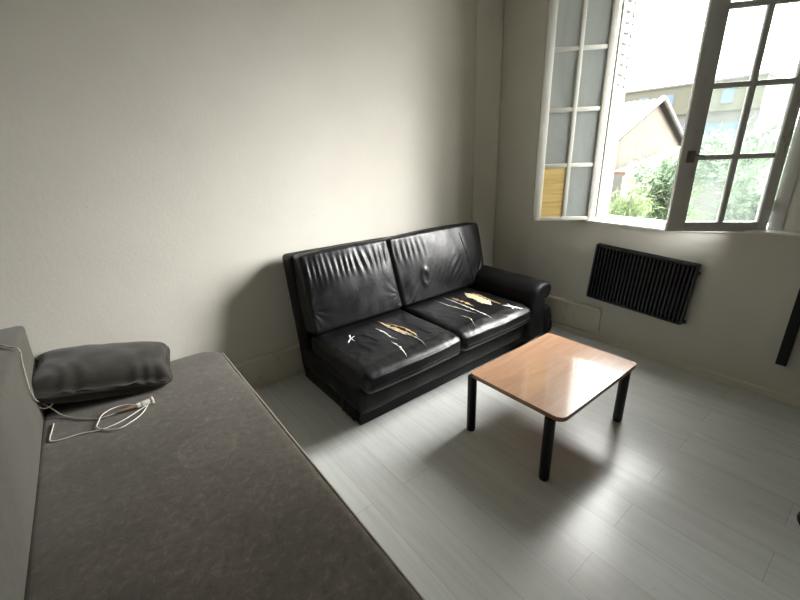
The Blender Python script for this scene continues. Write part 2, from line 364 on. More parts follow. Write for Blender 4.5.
# skirtings
def skirting(y_or_x, a0, a1, h, t, along, name, rail=True, z0=0):
    m = MB()
    prof = [(0, z0), (t, z0), (t, h - .035), (t + .016, h - .028), (t + .018, h - .014), (t + .004, h - .002), (0, h)] if rail else [(0, z0), (t, z0), (t, h - .006), (t - .006, h), (0, h)]
    if along == 'x': m.prism(prof, lambda p: Vector((a0, y_or_x - p[0], p[1])), lambda p: Vector((a1, y_or_x - p[0], p[1])))
    else: m.prism(prof, lambda p: Vector((y_or_x - p[0], a0, p[1])), lambda p: Vector((y_or_x - p[0], a1, p[1])))
    return struct(m.build(name, M['skirting']))
skirting(WY, XB, WX + .09, .243, .016, 'x', 'baseboard_left')
skirting(WX, YB, 2.2, .05, .014, 'y', 'baseboard_window', False)
# taller board with a moulded rail near the corner on the window wall
m = MB()
m.prism([(1.427, .085), (1.44, .30), (2.2, .30), (2.2, .055), (1.9, .055)], lambda p: Vector((WX, p[0], p[1])), lambda p: Vector((WX - .018, p[0], p[1])))
m.box(WX - .042, WX, 1.437, 2.2, .272, .302, .008, 2)
m.box(WX - .022, WX, 1.432, 1.455, .09, .28, .003, 2)
struct(m.build('trim_2', M['skirting']))

# ------------------------------------------------------------------ window
win = empty('window_1', (WX + .1, 1.08, 1.06), kind='structure')
# sill
m = MB(); sp = [(OY1 + .01, 1.020), (1.061, 1.012), (.533, 1.060), (.13, 1.066)]
for (ya, za), (yb, zb) in zip(sp, sp[1:]):
    f = [(WX - .012, -.002), (WX - .016, .010), (WX - .010, .018), (WX + WT + .04, .016), (WX + WT + .04, -.002)]
    if yb < .4: f = [(WX - .004, -.002), (WX - .006, .006), (WX - .002, .010), (WX + .10, .010), (WX + .10, -.002)]
    m.prism(f, lambda p: Vector((p[0], ya, za + p[1])), lambda p: Vector((p[0], yb, zb + p[1])))
m.build('sill', M['sill'], win, smooth='auto')
# fixed frame
FX0, FX1 = WX + .085, WX + .145
m = MB()
m.box(FX0 - .02, FX0 + .012, OY1 - .012, OY1 + .02, 1.04, OZ1); m.box(FX0, FX1, .47, .538, 1.07, OZ1)
m.box(FX0, FX1, .525, OY1 - .012, OZ1 - .04, OZ1)
m.box(FX0 + .02, FX1, .525, OY1 - .012, 1.035, 1.058)
m.build('window_frame', M['whitepaint2'], win)

def casement(hinge, free, z0, z1, paint, glassmat, thick=.042, cols=2, rows=4, stile=.075, bot=.078, stile_free=.085):
    """local frame: u along the width from hinge to free edge, v thickness, w up"""
    h = Vector((hinge[0], hinge[1], 0)); fr = Vector((free[0], free[1], 0)); W = (fr - h).length
    ux = (fr - h).normalized(); vx = Vector((-ux.y, ux.x, 0))
    T = Matrix(((ux.x, vx.x, 0, h.x), (ux.y, vx.y, 0, h.y), (0, 0, 1, 0), (0, 0, 0, 1)))
    H = thick / 2
    c = MB()
    c.box(0, stile, -H, H, z0, z1, .004, 2); c.box(W - stile_free, W, -H, H, z0, z1, .004, 2)
    c.box(stile - .002, W - stile_free + .002, -H, H, z0, z0 + bot, .003, 2); c.box(stile - .002, W - stile_free + .002, -H, H, z1 - .07, z1, .003, 2)
    gw = W - stile - stile_free; gh = (z1 - .07) - (z0 + bot)
    for i in range(1, cols):
        u = stile + gw * i / cols; c.box(u - .016, u + .016, -H * .8, H * .8, z0 + bot, z1 - .07, .005, 2)
    for j in range(1, rows):
        z = z0 + bot + gh * j / rows; c.box(stile, W - stile_free, -H * .72, H * .72, z - .015, z + .015, .004, 2)
    c.bm.transform(T); o = c.build('casement', paint, win, smooth='auto')
    g = MB()
    for i in range(cols):
        for j in range(rows):
            u0 = stile + gw * i / cols; z = z0 + bot + gh * j / rows
            yield_board = (glassmat is M['glass'] and i == cols - 1 and j == 0)
            if yield_board:
                bd = MB().box(u0 + .010, u0 + gw / cols, -.008, .008, z, z + gh / rows - .010, .001, 1); bd.bm.transform(T)
                tag(bd.build('board_pane', M['board'], o), 'yellowed board filling the lowest pane')
            else:
                g.box(u0, u0 + gw / cols, -.002, .002, z, z + gh / rows)
    g.bm.transform(T); g.build('glass', glassmat, o)
    return o, T, W
ZS0, ZS1 = 1.062, 2.775
ZL0, ZL1 = 1.037, 2.77
hl, fl = (WX + .034, 1.638), (2.965, 1.982)
cl, TL, WL = casement(hl, fl, ZL0, ZL1, M['whitepaint'], M['glass'], stile=.045, bot=.03, stile_free=.066)
hr, frr = (WX + .075, .548), (3.010, .984)
cr, TR, WR = casement(hr, frr, ZS0, ZS1, M['whitepaint2'], M['glass2'], stile=.056, bot=.06, stile_free=.100)
for T, W, o in ((TL, WL, cl), (TR, WR, cr)):
    for z in (1.22, 1.95, 2.6):
        k = MB().cyl((-.004, 0, z - .035), (-.004, 0, z + .035), .007, seg=12); k.bm.transform(T); k.build('hinge', M['brass'], o, smooth='auto')
# thumb latch on the meeting stile of the right-hand casement
k = MB(); k.box(WR - .075, WR - .03, .018, .030, 1.49, 1.56, .004); k.cyl((WR - .052, .028, 1.53), (WR - .052, .052, 1.53), .007, seg=12)
k.tube([(WR - .052, .05, 1.53), (WR - .085, .052, 1.532), (WR - .12, .05, 1.526)], .008, seg=8); k.bm.transform(TR)
k.build('latch', M['brass'], cr, smooth='auto')

# folded metal shutter outside, standing against the left reveal
sh = empty('shutter', (WX + .2, 1.64, 1.05), 'cream louvred shutter leaf folded back against the left side of the open window', 'shutter')
m = MB(); y0, y1 = 1.634, 1.644; x0, x1 = WX + .10, WX + .30
def leaf_panel(m):
    zs = [2.02 + .068 * i for i in range(11)]
    m.box(x0, x0 + .035, y0, y1, 1.05, 2.79); m.box(x1 - .03, x1, y0, y1, 1.05, 2.79)
    m.box(x0 + .035, x1 - .03, y0, y1, 1.05, zs[0])
    for a, bb in zip(zs, zs[1:] + [2.79]): m.box(x0 + .035, x1 - .03, y0, y1, a + .034, bb)
leaf_panel(m); m.build('leaf', M['shutter'], sh)
for z in [2.02 + .068 * i for i in range(11)]:
    if z > 2.75: break
    m = MB(); m.prism([(y0 - .002, z - .006), (y1 + .008, z + .02), (y1 + .008, z + .024), (y0 - .002, z - .002)], lambda p: Vector((x0 + .035, p[0], p[1])), lambda p: Vector((x1 - .03, p[0], p[1])))
    m.build('louvre', M['shutter'], sh)
MB().box(x0, x1, y1 + .014, y1 + .024, 1.05, 2.79).build('rear_leaf', M['shutter'], sh)

# ------------------------------------------------------------------ radiator
rad = empty('radiator', (WX, 1.21, .35), 'black ribbed panel radiator mounted slightly crooked on the wall under the window', 'radiator')
TI = Matrix.Translation((0, 1.57, 0)) @ Matrix.Rotation(math.radians(3.6), 4, 'X') @ Matrix.Translation((0, -1.57, 0))
def rb(m, name, mat=M['radiator'], parent=rad, sm='auto'):
    m.bm.transform(TI); return m.build(name, mat, parent, smooth=sm)
RX = WX + .024
ry0, ry1, rz0, rz1 = .872, 1.57, .40, .862
body = rb(MB().box(RX - .055, RX - .035, ry0, ry1, rz0 + .005, rz1 - .02, .004), 'back_panel')
m = MB(); nf = 25; wdt = (ry1 - ry0 - .012) / nf
for i in range(nf):
    y = ry0 + .006 + wdt * i
    m.prism([(RX - .056, y + .004), (RX - .062, y + .004), (RX - .083, y + wdt * .32), (RX - .083, y + wdt * .62), (RX - .062, y + wdt - .004), (RX - .056, y + wdt - .004)],
            lambda p: Vector((p[0], p[1], rz0 + .012)), lambda p: Vector((p[0], p[1], rz1 - .022)))
rb(m, 'ribbed_front')
m = MB(); m.box(RX - .086, RX - .035, ry0, ry1, rz1 - .022, rz1 - .017, .001, 1)
for i in range(46):
    y = ry0 + .015 + (ry1 - ry0 - .03) * i / 45; m.box(RX - .08, RX - .04, y - .003, y + .003, rz1 - .017, rz1 - .006)
m.box(RX - .086, RX - .080, ry0, ry1, rz1 - .022, rz1 - .002, .001, 1); m.box(RX - .040, RX - .035, ry0, ry1, rz1 - .022, rz1 - .002, .001, 1)
tag(rb(m, 'top_grille', M['radiator']))
for y in (ry0 - .012, ry1 - .002): rb(MB().box(RX - .088, RX - .034, y, y + .014, rz0, rz1, .004), 'side_cap')
rb(MB().box(RX - .088, RX - .035, ry0, ry1, rz0 - .002, rz0 + .014, .003), 'bottom_rail')
for y in (1.05, 1.42): rb(MB().box(RX - .036, WX, y - .015, y + .015, .5, .75), 'wall_bracket')
m = MB(); m.cyl((RX - .075, ry0 - .012, .43), (RX - .075, ry0 - .034, .43), .017, .015); rb(m, 'thermostat_knob')
m = MB(); m.cyl((RX - .06, ry0 - .012, .80), (RX - .06, ry0 - .026, .80), .014, .012); rb(m, 'bleed_valve')

# black vertical bar on the window wall at the right edge of the frame
br = empty('wall_bar', (WX, .27, .25), 'black flat vertical bar on the window wall at the far right of the picture', 'bar')
MB().box(WX - .035, WX - .012, .246, .299, .25, 1.02, .003).build('bar', M['blackmetal'], br)
for z in (.42, .9): MB().box(WX - .012, WX, .262, .283, z - .02, z + .02).build('standoff', M['blackmetal'], br)

# ------------------------------------------------------------------ coffee table
tb = empty('coffee_table', (1.95, 1.07, 0), 'low rectangular coffee table with a beech laminate top and four round black legs', 'table')
tx0, tx1, ty0, ty1, tz = 1.528, 2.338, .772, 1.358, .40
def rrect(x0, x1, y0, y1, n=8):
    out = []
    for sx, sy, a, r in ((1, 1, 0, .03), (-1, 1, 90, .025), (-1, -1, 180, .05), (1, -1, 270, .03)):
        cx = x1 - r if sx > 0 else x0 + r; cy = y1 - r if sy > 0 else y0 + r
        for k in range(n + 1):
            t = math.radians(a + 90 * k / n); out.append((cx + r * math.cos(t), cy + r * math.sin(t)))
    return out
m = MB(); m.prism(rrect(tx0, tx1, ty0, ty1), lambda p: Vector((p[0], p[1], tz - .004)), lambda p: Vector((p[0], p[1], tz)))
m.build('tabletop', M['tabletop'], tb)
m = MB(); m.prism(rrect(tx0, tx1, ty0, ty1), lambda p: Vector((p[0], p[1], tz - .026)), lambda p: Vector((p[0], p[1], tz - .0041)))
tag(m.build('edge_band', M['tableedge'], tb), 'darker brown edge of the tabletop')
for x, y in ((1.542, 1.346), (1.533, .836), (2.290, .812), (2.305, 1.32)):
    lg = MB().cyl((x, y, .012), (x, y, tz - .026), .027, seg=32).build('leg', M['blackmetal'], tb, smooth='auto')
    MB().cyl((x, y, 0), (x, y, .012), .024, .026, seg=24).build('foot_glide', M['blackmetal'], lg, smooth='auto')

# ------------------------------------------------------------------ leather sofa
sf = empty('leather_sofa', (2.0, 2.2, 0), 'black leather two-seat sofa with torn seat cushions against the long wall', 'sofa')
SX0, SX1, XS = 1.03, 2.64, 1.832
# plinth
m = MB().box(1.042, 2.9, 1.818, 2.62, .002, .128, .006)
m.build('plinth', M['leather_matte'], sf, smooth='auto')
# seat frame: the padded band under the cushions
def d_frame(p, n, q): return p + n * (.005 * nz(p.x * 5, p.y * 5, p.z * 9))
softbox(1.855, 2.155, .205, 1.67, .80, .185, .035, 60, d_frame, crown=(0, .012, 0)).build('seat_frame', M['leather_matte'], sf, smooth=True)
# left end panel and back frame
def d_back(p, n, q):
    p = p + n * (.006 * nz(p.x * 4, p.y * 7, p.z * 5))
    p.y += (.48 - p.z) * -.0
    return p
bk = softbox(1.925, 2.60, .515, 1.85, .15, .94, .035, 60, d_back, crown=(0, .0, .01))
for v in bk.bm.verts:      # slight backward rake of the front, foot stands nearer the wall
    v.co.y -= .02 * (1 - min(1, v.co.z / .9))
    if v.co.x < 1.2: v.co.x += .045 * (1 - v.co.z)
    if v.co.x > 2.6: v.co.x -= .055 * max(0, v.co.z - .3)
    v.co.z -= .022 * (v.co.x - 1) * v.co.z
bk.build('back_frame', M['leather_matte'], sf, smooth=True)
# seat cushions
seats = []
for (a, bx, sd) in ((SX0, XS - .003, 1), (XS + .003, SX1, 2)):
    def d_seat(p, n, q, sd=sd):
        u, v, wz = q
        p = p.copy()
        if wz > -.2:
            top = max(0, n.z)
            p.z += top * (.010 * nz(p.x * 3.5 + sd * 9, p.y * 3.5, sd) + .0035 * nz(p.x * 24 + 4 * nz(p.x * 6, p.y * 6, 3), p.y * 9, sd * 3))
            p.z += top * (-.010 * math.exp(-((u * .9) ** 2 + (v - .1) ** 2) * 2.5))
        f = max(0, -n.y)
        p.y += f * (.006 * nz(p.x * 5, p.z * 9, sd * 5)) - f * .018 * (1 - u * u)
        p.z -= .022 * max(0, -v - .75) / .25 * max(0, n.z + .3)     # waterfall front
        return p
    c = softbox((a + bx) / 2, 2.06, .355, bx - a, .74, .16, .045, 56, d_seat, crown=(0, 0, .014))
    bvh = BVHTree.FromBMesh(c.bm)
    o = c.build('seat_cushion', M['leather_seat'], sf, smooth=True)
    seats.append((o, bvh))
    # front seam piping
    pts = []
    for i in range(25):
        x = a + .03 + (bx - a - .06) * i / 24
        h = bvh.ray_cast(Vector((x, 1.4, .335)), Vector((0, 1, 0)))
        if h[0] is not None: pts.append(h[0] + Vector((0, -.001, .0)))
    MB().tube(pts, .0022, 6, 2).build('seam', M['leather_matte'], o, smooth=True)
# tears in the seat leather
def drape(bvh, x, y, dz=.002):
    h = bvh.ray_cast(Vector((x, y, 1)), Vector((0, 0, -1)))
    return (h[0] + Vector((0, 0, dz))) if h[0] is not None else None
def tear(k, pts, wdt, mat, label, ragged=.6, dz=.002):
    o, bvh = seats[k]; P = [Vector((*p, 0)) for p in pts]; Q = []
    for A, B in zip(P, P[1:]):
        nseg = max(2, int((B - A).length / .012))
        Q += [A.lerp(B, t / nseg) for t in range(nseg)]
    Q.append(P[-1]); n = len(Q); m = MB(); prev = None
    for i, p in enumerate(Q):
        d = (Q[min(i + 1, n - 1)] - Q[max(i - 1, 0)]).normalized(); s = Vector((-d.y, d.x, 0)); t = i / (n - 1)
        env = max(.12, min(1, 5 * t, 5 * (1 - t)))
        jit = Vector((random.uniform(-1, 1), random.uniform(-1, 1), 0)) * .0025
        ww = wdt * (.8 if wdt < .015 else 1.0) * env * (random.uniform(.55, 1.35) if wdt < .04 else 1)
        row = []
        for e in (-1, -.33, .33, 1):
            e2 = e * (1 + ragged * random.uniform(-1, 1)) if abs(e) == 1 else e
            q = p + jit + s * ww * .5 * e2
            row.append(drape(bvh, q.x, q.y, dz + (.003 if abs(e) < 1 else .0005)))
        if any(r is None for r in row): prev = None; continue
        vs = [m.bm.verts.new(r) for r in row]
        if prev:
            for j in range(3): m.bm.faces.new((prev[j], prev[j + 1], vs[j + 1], vs[j]))
        prev = vs
    if not m.bm.faces: m.bm.free(); return
    tag(m.build('tear', mat, o, smooth=True), label)
W_, T_ = M['scrim'], M['tan']
tear(0, [(1.16, 2.10), (1.21, 2.155), (1.205, 2.09)], .012, W_, 'small white star-shaped split')
tear(0, [(1.228, 2.2), (1.212, 2.149), (1.246, 2.16)], .012, W_, 'small white star-shaped split')
tear(0, [(1.298, 2.156), (1.317, 2.073), (1.318, 1.968)], .009, M['leather'], 'dull scuffed split')
tear(0, [(1.428, 2.173), (1.441, 2.068), (1.418, 1.979), (1.429, 1.906)], .013, W_, 'narrow white split')
tear(0, [(1.377, 1.914), (1.376, 1.816), (1.354, 1.72)], .013, W_, 'narrow white split')
tear(0, [(1.518, 2.263), (1.529, 2.127), (1.539, 1.978), (1.555, 1.888)], .030, T_, 'long tan split showing the backing')
tear(0, [(1.510, 2.25), (1.512, 2.12), (1.516, 1.98), (1.545, 1.86), (1.527, 1.72)], .009, W_, 'white frayed edge of the long split', dz=.0045)
tear(0, [(1.55, 2.191), (1.592, 2.039), (1.565, 1.85)], .016, T_, 'long tan split showing the backing')
tear(0, [(1.66, 1.98), (1.67, 1.833)], .007, M['leather'], 'dull scuffed split')
tear(1, [(2.128, 2.30), (2.135, 2.129), (2.155, 1.985), (2.152, 1.862)], .009, W_, 'narrow white split')
tear(1, [(2.235, 2.32), (2.232, 2.166), (2.222, 2.046), (2.199, 1.863), (2.189, 1.71)], .014, W_, 'long white split running to the front edge')
tear(1, [(2.285, 2.27), (2.278, 2.10), (2.255, 1.97)], .022, T_, 'brown split showing the backing')
tear(1, [(2.50, 2.235), (2.481, 2.031), (2.45, 1.86)], .022, T_, 'brown split showing the backing')
tear(1, [(2.44, 1.84), (2.484, 1.77), (2.55, 1.72)], .022, W_, 'white frayed hole by the armrest')
tear(1, [(2.50, 1.84), (2.462, 1.745)], .018, W_, 'white frayed hole by the armrest')
tear(1, [(2.05, 1.93), (2.046, 1.82), (1.99, 1.72)], .006, W_, 'thin pale split')
tear(1, [(2.455, 2.26), (2.44, 2.17), (2.42, 2.06), (2.385, 1.90)], .085, M['foam'], 'widest tear, showing cream foam', ragged=.22, dz=.003)

# back cushions: local x width, y thickness (front = -y), z height; leaned back
LEAN = Matrix.Rotation(math.radians(-11), 4, 'X')
for (a, bx, sd) in ((1.032, 1.818, 1), (1.816, 2.838, 2)):
    W2 = (bx - a); 
    def d_bc(p, n, q, sd=sd, W2=W2):
        u, v, wz = q; p = p.copy(); f = max(0, -n.y)
        zt = p.z; X = p.x
        if sd == 1:
            amp = (.35 + .65 * (.5 + .5 * math.tanh(3 * (nz(X * 3 + 2, 1.3) + .3))))
            cw = .055 + .035 * (.5 + nz(X * 9, 4.4)); g = math.exp(-((zt - .155) / cw) ** 2) * (1 - .5 * u * u)
            p.y -= f * (.0060 * g * amp * math.sin(2 * math.pi * (X + .035 * nz(X * 5, zt * 3, 4)) / (.046 + .010 * math.sin(X * 3 + 1))) )
            # fan of creases at the lower right and left corners
            for (ux, uz, k) in ((W2 / 2 - .01, -.17, .030), (-W2 / 2 + .01, -.12, .034)):
                dx, dz = X - ux, zt - uz; rr = math.hypot(dx, dz); an = math.atan2(dz, dx)
                p.y -= f * .0022 * math.sin(an * 11 + 2 * nz(X * 5, zt * 5, sd)) * math.exp(-(rr / .14) ** 2) * min(1, rr / .03)
        else:
            g = math.exp(-((zt - .16) / .07) ** 2) * max(0, min(1, (-.12 - X) / .15))
            p.y -= f * .0035 * g * math.sin(2 * math.pi * (X + .02 * nz(X * 6, zt * 4, 9)) / .05)
            # an oval pucker, slanting folds beside it and small creases in the lower corners
            dx, dz = X + .24, zt + .09; rr = math.hypot(dx, dz * .5)
            p.y -= f * .008 * math.exp(-((rr - .032) / .012) ** 2)
            for (kx, kz, s, an) in ((-.08, -.11, .0045, .6), (.10, -.10, .0035, .9), (-.42, -.20, .003, 1.1), (.45, -.19, .005, .7)):
                dx, dz = X - kx, zt - kz
                p.y -= f * s * math.sin(2 * math.pi * (dx * math.cos(an) - dz * math.sin(an) * .7 + .012 * nz(X * 9, zt * 9)) / .045) * math.exp(-(dx * dx + dz * dz * .6) / .008)
        p.y -= f * .004 * nz(X * 11, zt * 5, sd * 2.2)
        # soft, rounded, slightly sagging outline
        p.z -= .012 * u * u * max(0, n.z); p.z += .004 * nz(X * 9, 0, sd) * max(0, n.z)
        if sd == 2: p.x -= .05 * max(0, (wz - .2)) ** 2 * max(0, u - .4)
        return p
    c = softbox(0, 0, 0, W2, .17, .575, .034, 90, d_bc, crown=(0, .03, .006))
    c.bm.transform(Matrix.Translation(((a + bx) / 2, 2.463, .718)) @ LEAN)
    for v in c.bm.verts:       # the joint between the cushions leans to the left going up
        u = (v.co.x - a) / W2; k = (u if sd == 1 else 1 - .65 * u)
        v.co.x -= .052 * k * max(-.2, (v.co.z - .48) / .5)
    bvh = BVHTree.FromBMesh(c.bm)
    o = c.build('back_cushion', M['leather'], sf, smooth=True)
    # seams: along the top and, on the right cushion, down the front
    def path(f0, n=40):
        out = []
        for i in range(n + 1):
            org, dr = f0(i / n)
            h = bvh.ray_cast(org, dr)
            if h[0] is not None: out.append(h[0])
        return out
    tp = path(lambda t: (Vector((a + .02 + (W2 - .04) * t, 2.455 + .03, 1.4)), Vector((0, 0, -1))))
    MB().tube(tp, .0035, 6, 1).build('seam', M['leather_matte'], o, smooth=True)
    if sd == 2:
        tp = path(lambda t: (Vector((2.525 + .125 * t, 1.6, .95 - .49 * t)), Vector((0, 1, 0))))
        MB().tube(tp, .0045, 6, 1).build('seam', M['leather_matte'], o, smooth=True)
# armrest: scroll profile (x,z) swept along y
def arm_profile():
    P = [(2.655, .10), (2.652, .30), (2.650, .40), (2.656, .455), (2.668, .50), (2.69, .535), (2.72, .558), (2.76, .572), (2.81, .577), (2.855, .572)]
    for k in range(0, 11): t = math.radians(80 - 24 * k); P.append((2.865 + .056 * math.cos(t), .516 + .056 * math.sin(t)))
    P += [(2.84, .42), (2.84, .30), (2.845, .10)]
    return P
prof = arm_profile(); m = MB(); rings = []
ys = [1.700, 1.703, 1.712, 1.730, 1.76] + [1.8 + .05 * i for i in range(16)]
cx, cz = 2.76, .40
for i, y in enumerate(ys):
    ins = [.030, .018, .008, .002, 0][i] if i < 5 else 0
    row = []
    for (x, z) in prof:
        d = Vector((x - cx, z - cz)); d2 = d * (1 - ins / max(.05, d.length))
        wr = .004 * nz(x * 9, y * 7, z * 9)
        drop = .030 * max(0, (y - 1.95)) * 0
        row.append(m.bm.verts.new((cx + d2.x + wr, y + .010 * nz(x * 6, 3, z * 6), max(.1, cz + d2.y + wr + (.018 * (y - 1.7) / .8 if z > .4 else 0)))))
    rings.append(row)
for A, B in zip(rings, rings[1:]):
    for k in range(len(prof)): m.bm.faces.new((A[k], A[(k + 1) % len(prof)], B[(k + 1) % len(prof)], B[k]))
m.bm.faces.new(rings[0]); m.bm.faces.new(rings[-1][::-1])
m.build('armrest', M['leather_matte'], sf, smooth='auto')
# ragged flap of lining hanging at the foot of the left end
m = MB(); z0 = .06
pts = [(1.028, 2.02), (1.022, 1.99), (1.03, 1.95), (1.02, 1.92), (1.03, 1.87), (1.035, 1.85)]
for i, (x, y) in enumerate(pts[:-1]):
    x2, y2 = pts[i + 1]
    m.prism([(x, y, .13), (x2, y2, .13), (x2 - .006, y2, .03 - .015 * (i % 2)), (x - .006, y, .025 + .02 * (i % 2))], lambda p: Vector(p), lambda p: Vector((p[0] + .004, p[1], p[2])))
m.build('torn_lining', M['leather_matte'], sf)
for x, y in ((1.12, 1.9), (1.12, 2.55), (2.8, 1.9), (2.8, 2.55)): MB().cyl((x, y, 0), (x, y, .014), .022, seg=16).build('foot', M['blackmetal'], sf)

# dark cloth bag squeezed between the armrest and the window wall
def d_bag(p, n, q): return p + n * (.022 * nz(p.x * 9, p.y * 9, p.z * 7) + .01 * nz(p.x * 25, p.y * 25, p.z * 20))
bg = softbox(3.055, 1.885, .150, .17, .20, .28, .06, 26, d_bag)
tag(bg.build('bag', M['bag'], smooth=True), 'black crumpled bag on the floor against the armrest end of the leather sofa', 'bag')

# ------------------------------------------------------------------ sofa bed (left foreground)
bd = empty('sofa_bed', (0, 1.6, 0), 'low taupe fabric sofa bed with a water-stained seat in the left foreground', 'sofa bed')
BY0, BY1, BX0, BX1, BZ = .45, 2.695, -.43, .487, .43
def d_bed(p, n, q):
    p = p.copy(); p.z += max(0, n.z) * (.004 * nz(p.x * 3, p.y * 3, 1)); p.x += max(0, n.x) * .006 * nz(p.y * 4, p.z * 3, 2); return p
sb = softbox((BX0 + BX1) / 2, (BY0 + BY1) / 2, .335, BX1 - BX0, BY1 - BY0, .19, .028, 90, d_bed, crown=(0, 0, .004))
# far corners of the mattress are cut round
CR = .15
for v in sb.bm.verts:
    if v.co.x > BX1 - CR and v.co.y > BY1 - CR:
        cxx, cyy = BX1 - CR, BY1 - CR
        dx, dy = (v.co.x - cxx) / CR, (v.co.y - cyy) / CR; s = max(abs(dx), abs(dy)); L = math.hypot(dx, dy)
        if L > 1e-6: v.co.x = cxx + dx * s / L * CR; v.co.y = cyy + dy * s / L * CR
sm = sb.build('seat', M['bed'], bd, smooth=True)
MB().tube([(BX1 - .003, y, BZ - .008 + .003 * nz(y * 4, 2)) for y in [BY0 + .04 + (BY1 - .12 - BY0 - .04) * i / 40 for i in range(41)]], .0045, 8, 1).build('piping', M['piping'], sm, smooth=True)
MB().box(BX0 - .1, BX1 - .03, BY0 + .02, BY1 - .02, .03, .245, .01).build('base', M['bedback'], bd, smooth='auto')
bb = softbox(-.553, (BY0 + BY1) / 2, .545, .27, BY1 - BY0, .63, .022, 70, lambda p, n, q: p + n * .003 * nz(p.x * 4, p.y * 3, p.z * 4), crown=(.004, 0, .004))
for v in bb.bm.verts: v.co.x += .026 * (v.co.z - .43) / .4
bb.build('backrest', M['bedback'], bd, smooth=True)
for x, y in ((-.5, .6), (.35, .6), (-.5, 2.55), (.35, 2.55)): MB().cyl((x, y, 0), (x, y, .035), .025, seg=16).build('foot', M['blackmetal'], bd)

# pillow
def d_pil(p, n, q):
    u, v, wz = q; p = p.copy()
    e = max(abs(u), abs(v))
    th = (1 - abs(u) ** 3.2) ** .5 * (1 - abs(v) ** 3.2) ** .5
    p.z *= .16 + .84 * th
    p.x *= 1 - .07 * (1 - v * v); p.y *= 1 - .07 * (1 - u * u)
    p.z += (.011 * nz(p.x * 9, p.y * 9, wz * 3 + 2) + .007 * math.sin((p.x + .3 * nz(p.x * 4, p.y * 4, 7)) * 46) * max(0, -v - .1)) * (1 if wz > 0 else .3)
    p.x += .012 * nz(p.y * 7, wz, 3); p.y += .012 * nz(p.x * 7, wz, 5)
    return p
pl = softbox(0, 0, 0, .65, .41, .21, .06, 60, d_pil)
pl.bm.transform(Matrix.Translation((-.125, 2.53, .553)) @ Matrix.Rotation(math.radians(-7), 4, 'Z') @ Matrix.Rotation(math.radians(10), 4, 'Y') @ Matrix.Rotation(math.radians(7), 4, 'X'))
PBV = BVHTree.FromBMesh(pl.bm)
tag(pl.build('pillow', M['pillow'], smooth=True), 'dark charcoal pillow lying on the sofa bed in its corner by the wall', 'pillow')

# cables
SZ = .4345
wc = empty('extension_cable', (0, 2.2, SZ), 'thin white looping cable with a small white socket end lying on the sofa bed', 'cable')
cp = [(-.372, 2.330), (-.378, 2.251), (-.382, 2.21), (-.378, 2.169), (-.342, 2.15), (-.269, 2.141), (-.194, 2.114), (-.114, 2.124), (-.035, 2.170), (.002, 2.195)]
MB().tube([(x, y, SZ + .0025) for x, y in cp], .0028, 8).build('cord', M['cable_white'], wc, smooth=True)
cp = [(-.018, 2.215), (-.076, 2.265), (-.13, 2.275), (-.178, 2.250), (-.198, 2.195), (-.205, 2.14), (-.156, 2.078), (-.11, 2.058), (-.031, 2.109), (.010, 2.185)]
MB().tube([(x, y, SZ + .0065 + .002 * math.sin(i)) for i, (x, y) in enumerate(cp)], .0028, 8).build('cord', M['cable_white'], wc, smooth=True)
def blk(cx, cy, cz, L, Wd, H, ang):
    m = MB().box(-L / 2, L / 2, -Wd / 2, Wd / 2, -H / 2, H / 2, .003)
    m.bm.transform(Matrix.Translation((cx, cy, cz)) @ Matrix.Rotation(math.radians(ang), 4, 'Z')); return m
blk(.012, 2.208, SZ + .014, .052, .026, .022, 4).build('socket', M['cable_white'], wc, smooth='auto')
blk(.036, 2.210, SZ + .015, .012, .034, .028, 4).build('socket_rim', M['cable_white'], wc, smooth='auto')
bc = empty('beige_cable', (-.2, 2.3, SZ), 'beige cable draped over the sofa bed backrest and knotted beside the pillow', 'cable')
def bf(z): return -.4085 + .026 * (z - .43) / .4
pts = [(-.66, 2.46, .866), (-.55, 2.43, .867), (-.452, 2.39, .867), (-.415, 2.33, .868), (-.380, 2.290, .858), (bf(.805), 2.278, .805), (bf(.73), 2.266, .73), (bf(.67), 2.262, .67), (bf(.59), 2.32, .59), (bf(.53) + .003, 2.40, .535),
       (-.375, 2.415, .485), (-.345, 2.385, SZ + .012), (-.318, 2.352, SZ + .003), (-.28, 2.305, SZ + .003), (-.24, 2.265, SZ + .003), (-.189, 2.225, SZ + .003), (-.127, 2.218, SZ + .006), (-.10, 2.213, SZ + .010)]
MB().tube(pts, .0032, 8).build('cord', M['cable_beige'], bc, smooth=True)
kp = [(-.385 + .026 * math.cos(t), 2.408 + .012 * math.sin(t), .512 + .014 * math.sin(t)) for t in [2 * math.pi * k / 14 for k in range(15)]]
MB().tube(kp, .003, 8, 3).build('knot', M['cable_beige'], bc, smooth=True)
m = MB().tube([(-.115, 2.214, SZ + .010), (-.09, 2.210, SZ + .012), (-.06, 2.208, SZ + .013), (-.035, 2.207, SZ + .013)], lambda t: .0045 + .007 * t, 12, 3)
tag(m.build('plug_sleeve', M['cable_brown'], bc, smooth=True), 'brown tapered plug sleeve')
blk(-.025, 2.207, SZ + .013, .022, .024, .020, 4).build('plug', M['cable_white'], bc, smooth='auto')

# stool foot showing at the right edge of the frame
st = empty('stool', (2.207, -.147, 0), 'black round-based stool of which only the base edge shows at the right border', 'stool')
MB().cyl((2.207, -.147, 0), (2.207, -.147, .018), .125, .115, 48).build('base', M['blackmetal'], st, smooth='auto')
MB().cyl((2.207, -.147, .018), (2.207, -.147, .42), .02, seg=24).build('column', M['blackmetal'], st, smooth='auto')
softbox(2.30, -.22, .45, .24, .24, .07, .03, 20).build('seat', M['leather_matte'], st, smooth=True)

# ------------------------------------------------------------------ outside
GZ = -6.0
struct(MB().box(WX + 1.0, 95, -45, 75, GZ - .3, GZ).build('ground', M['ground']))
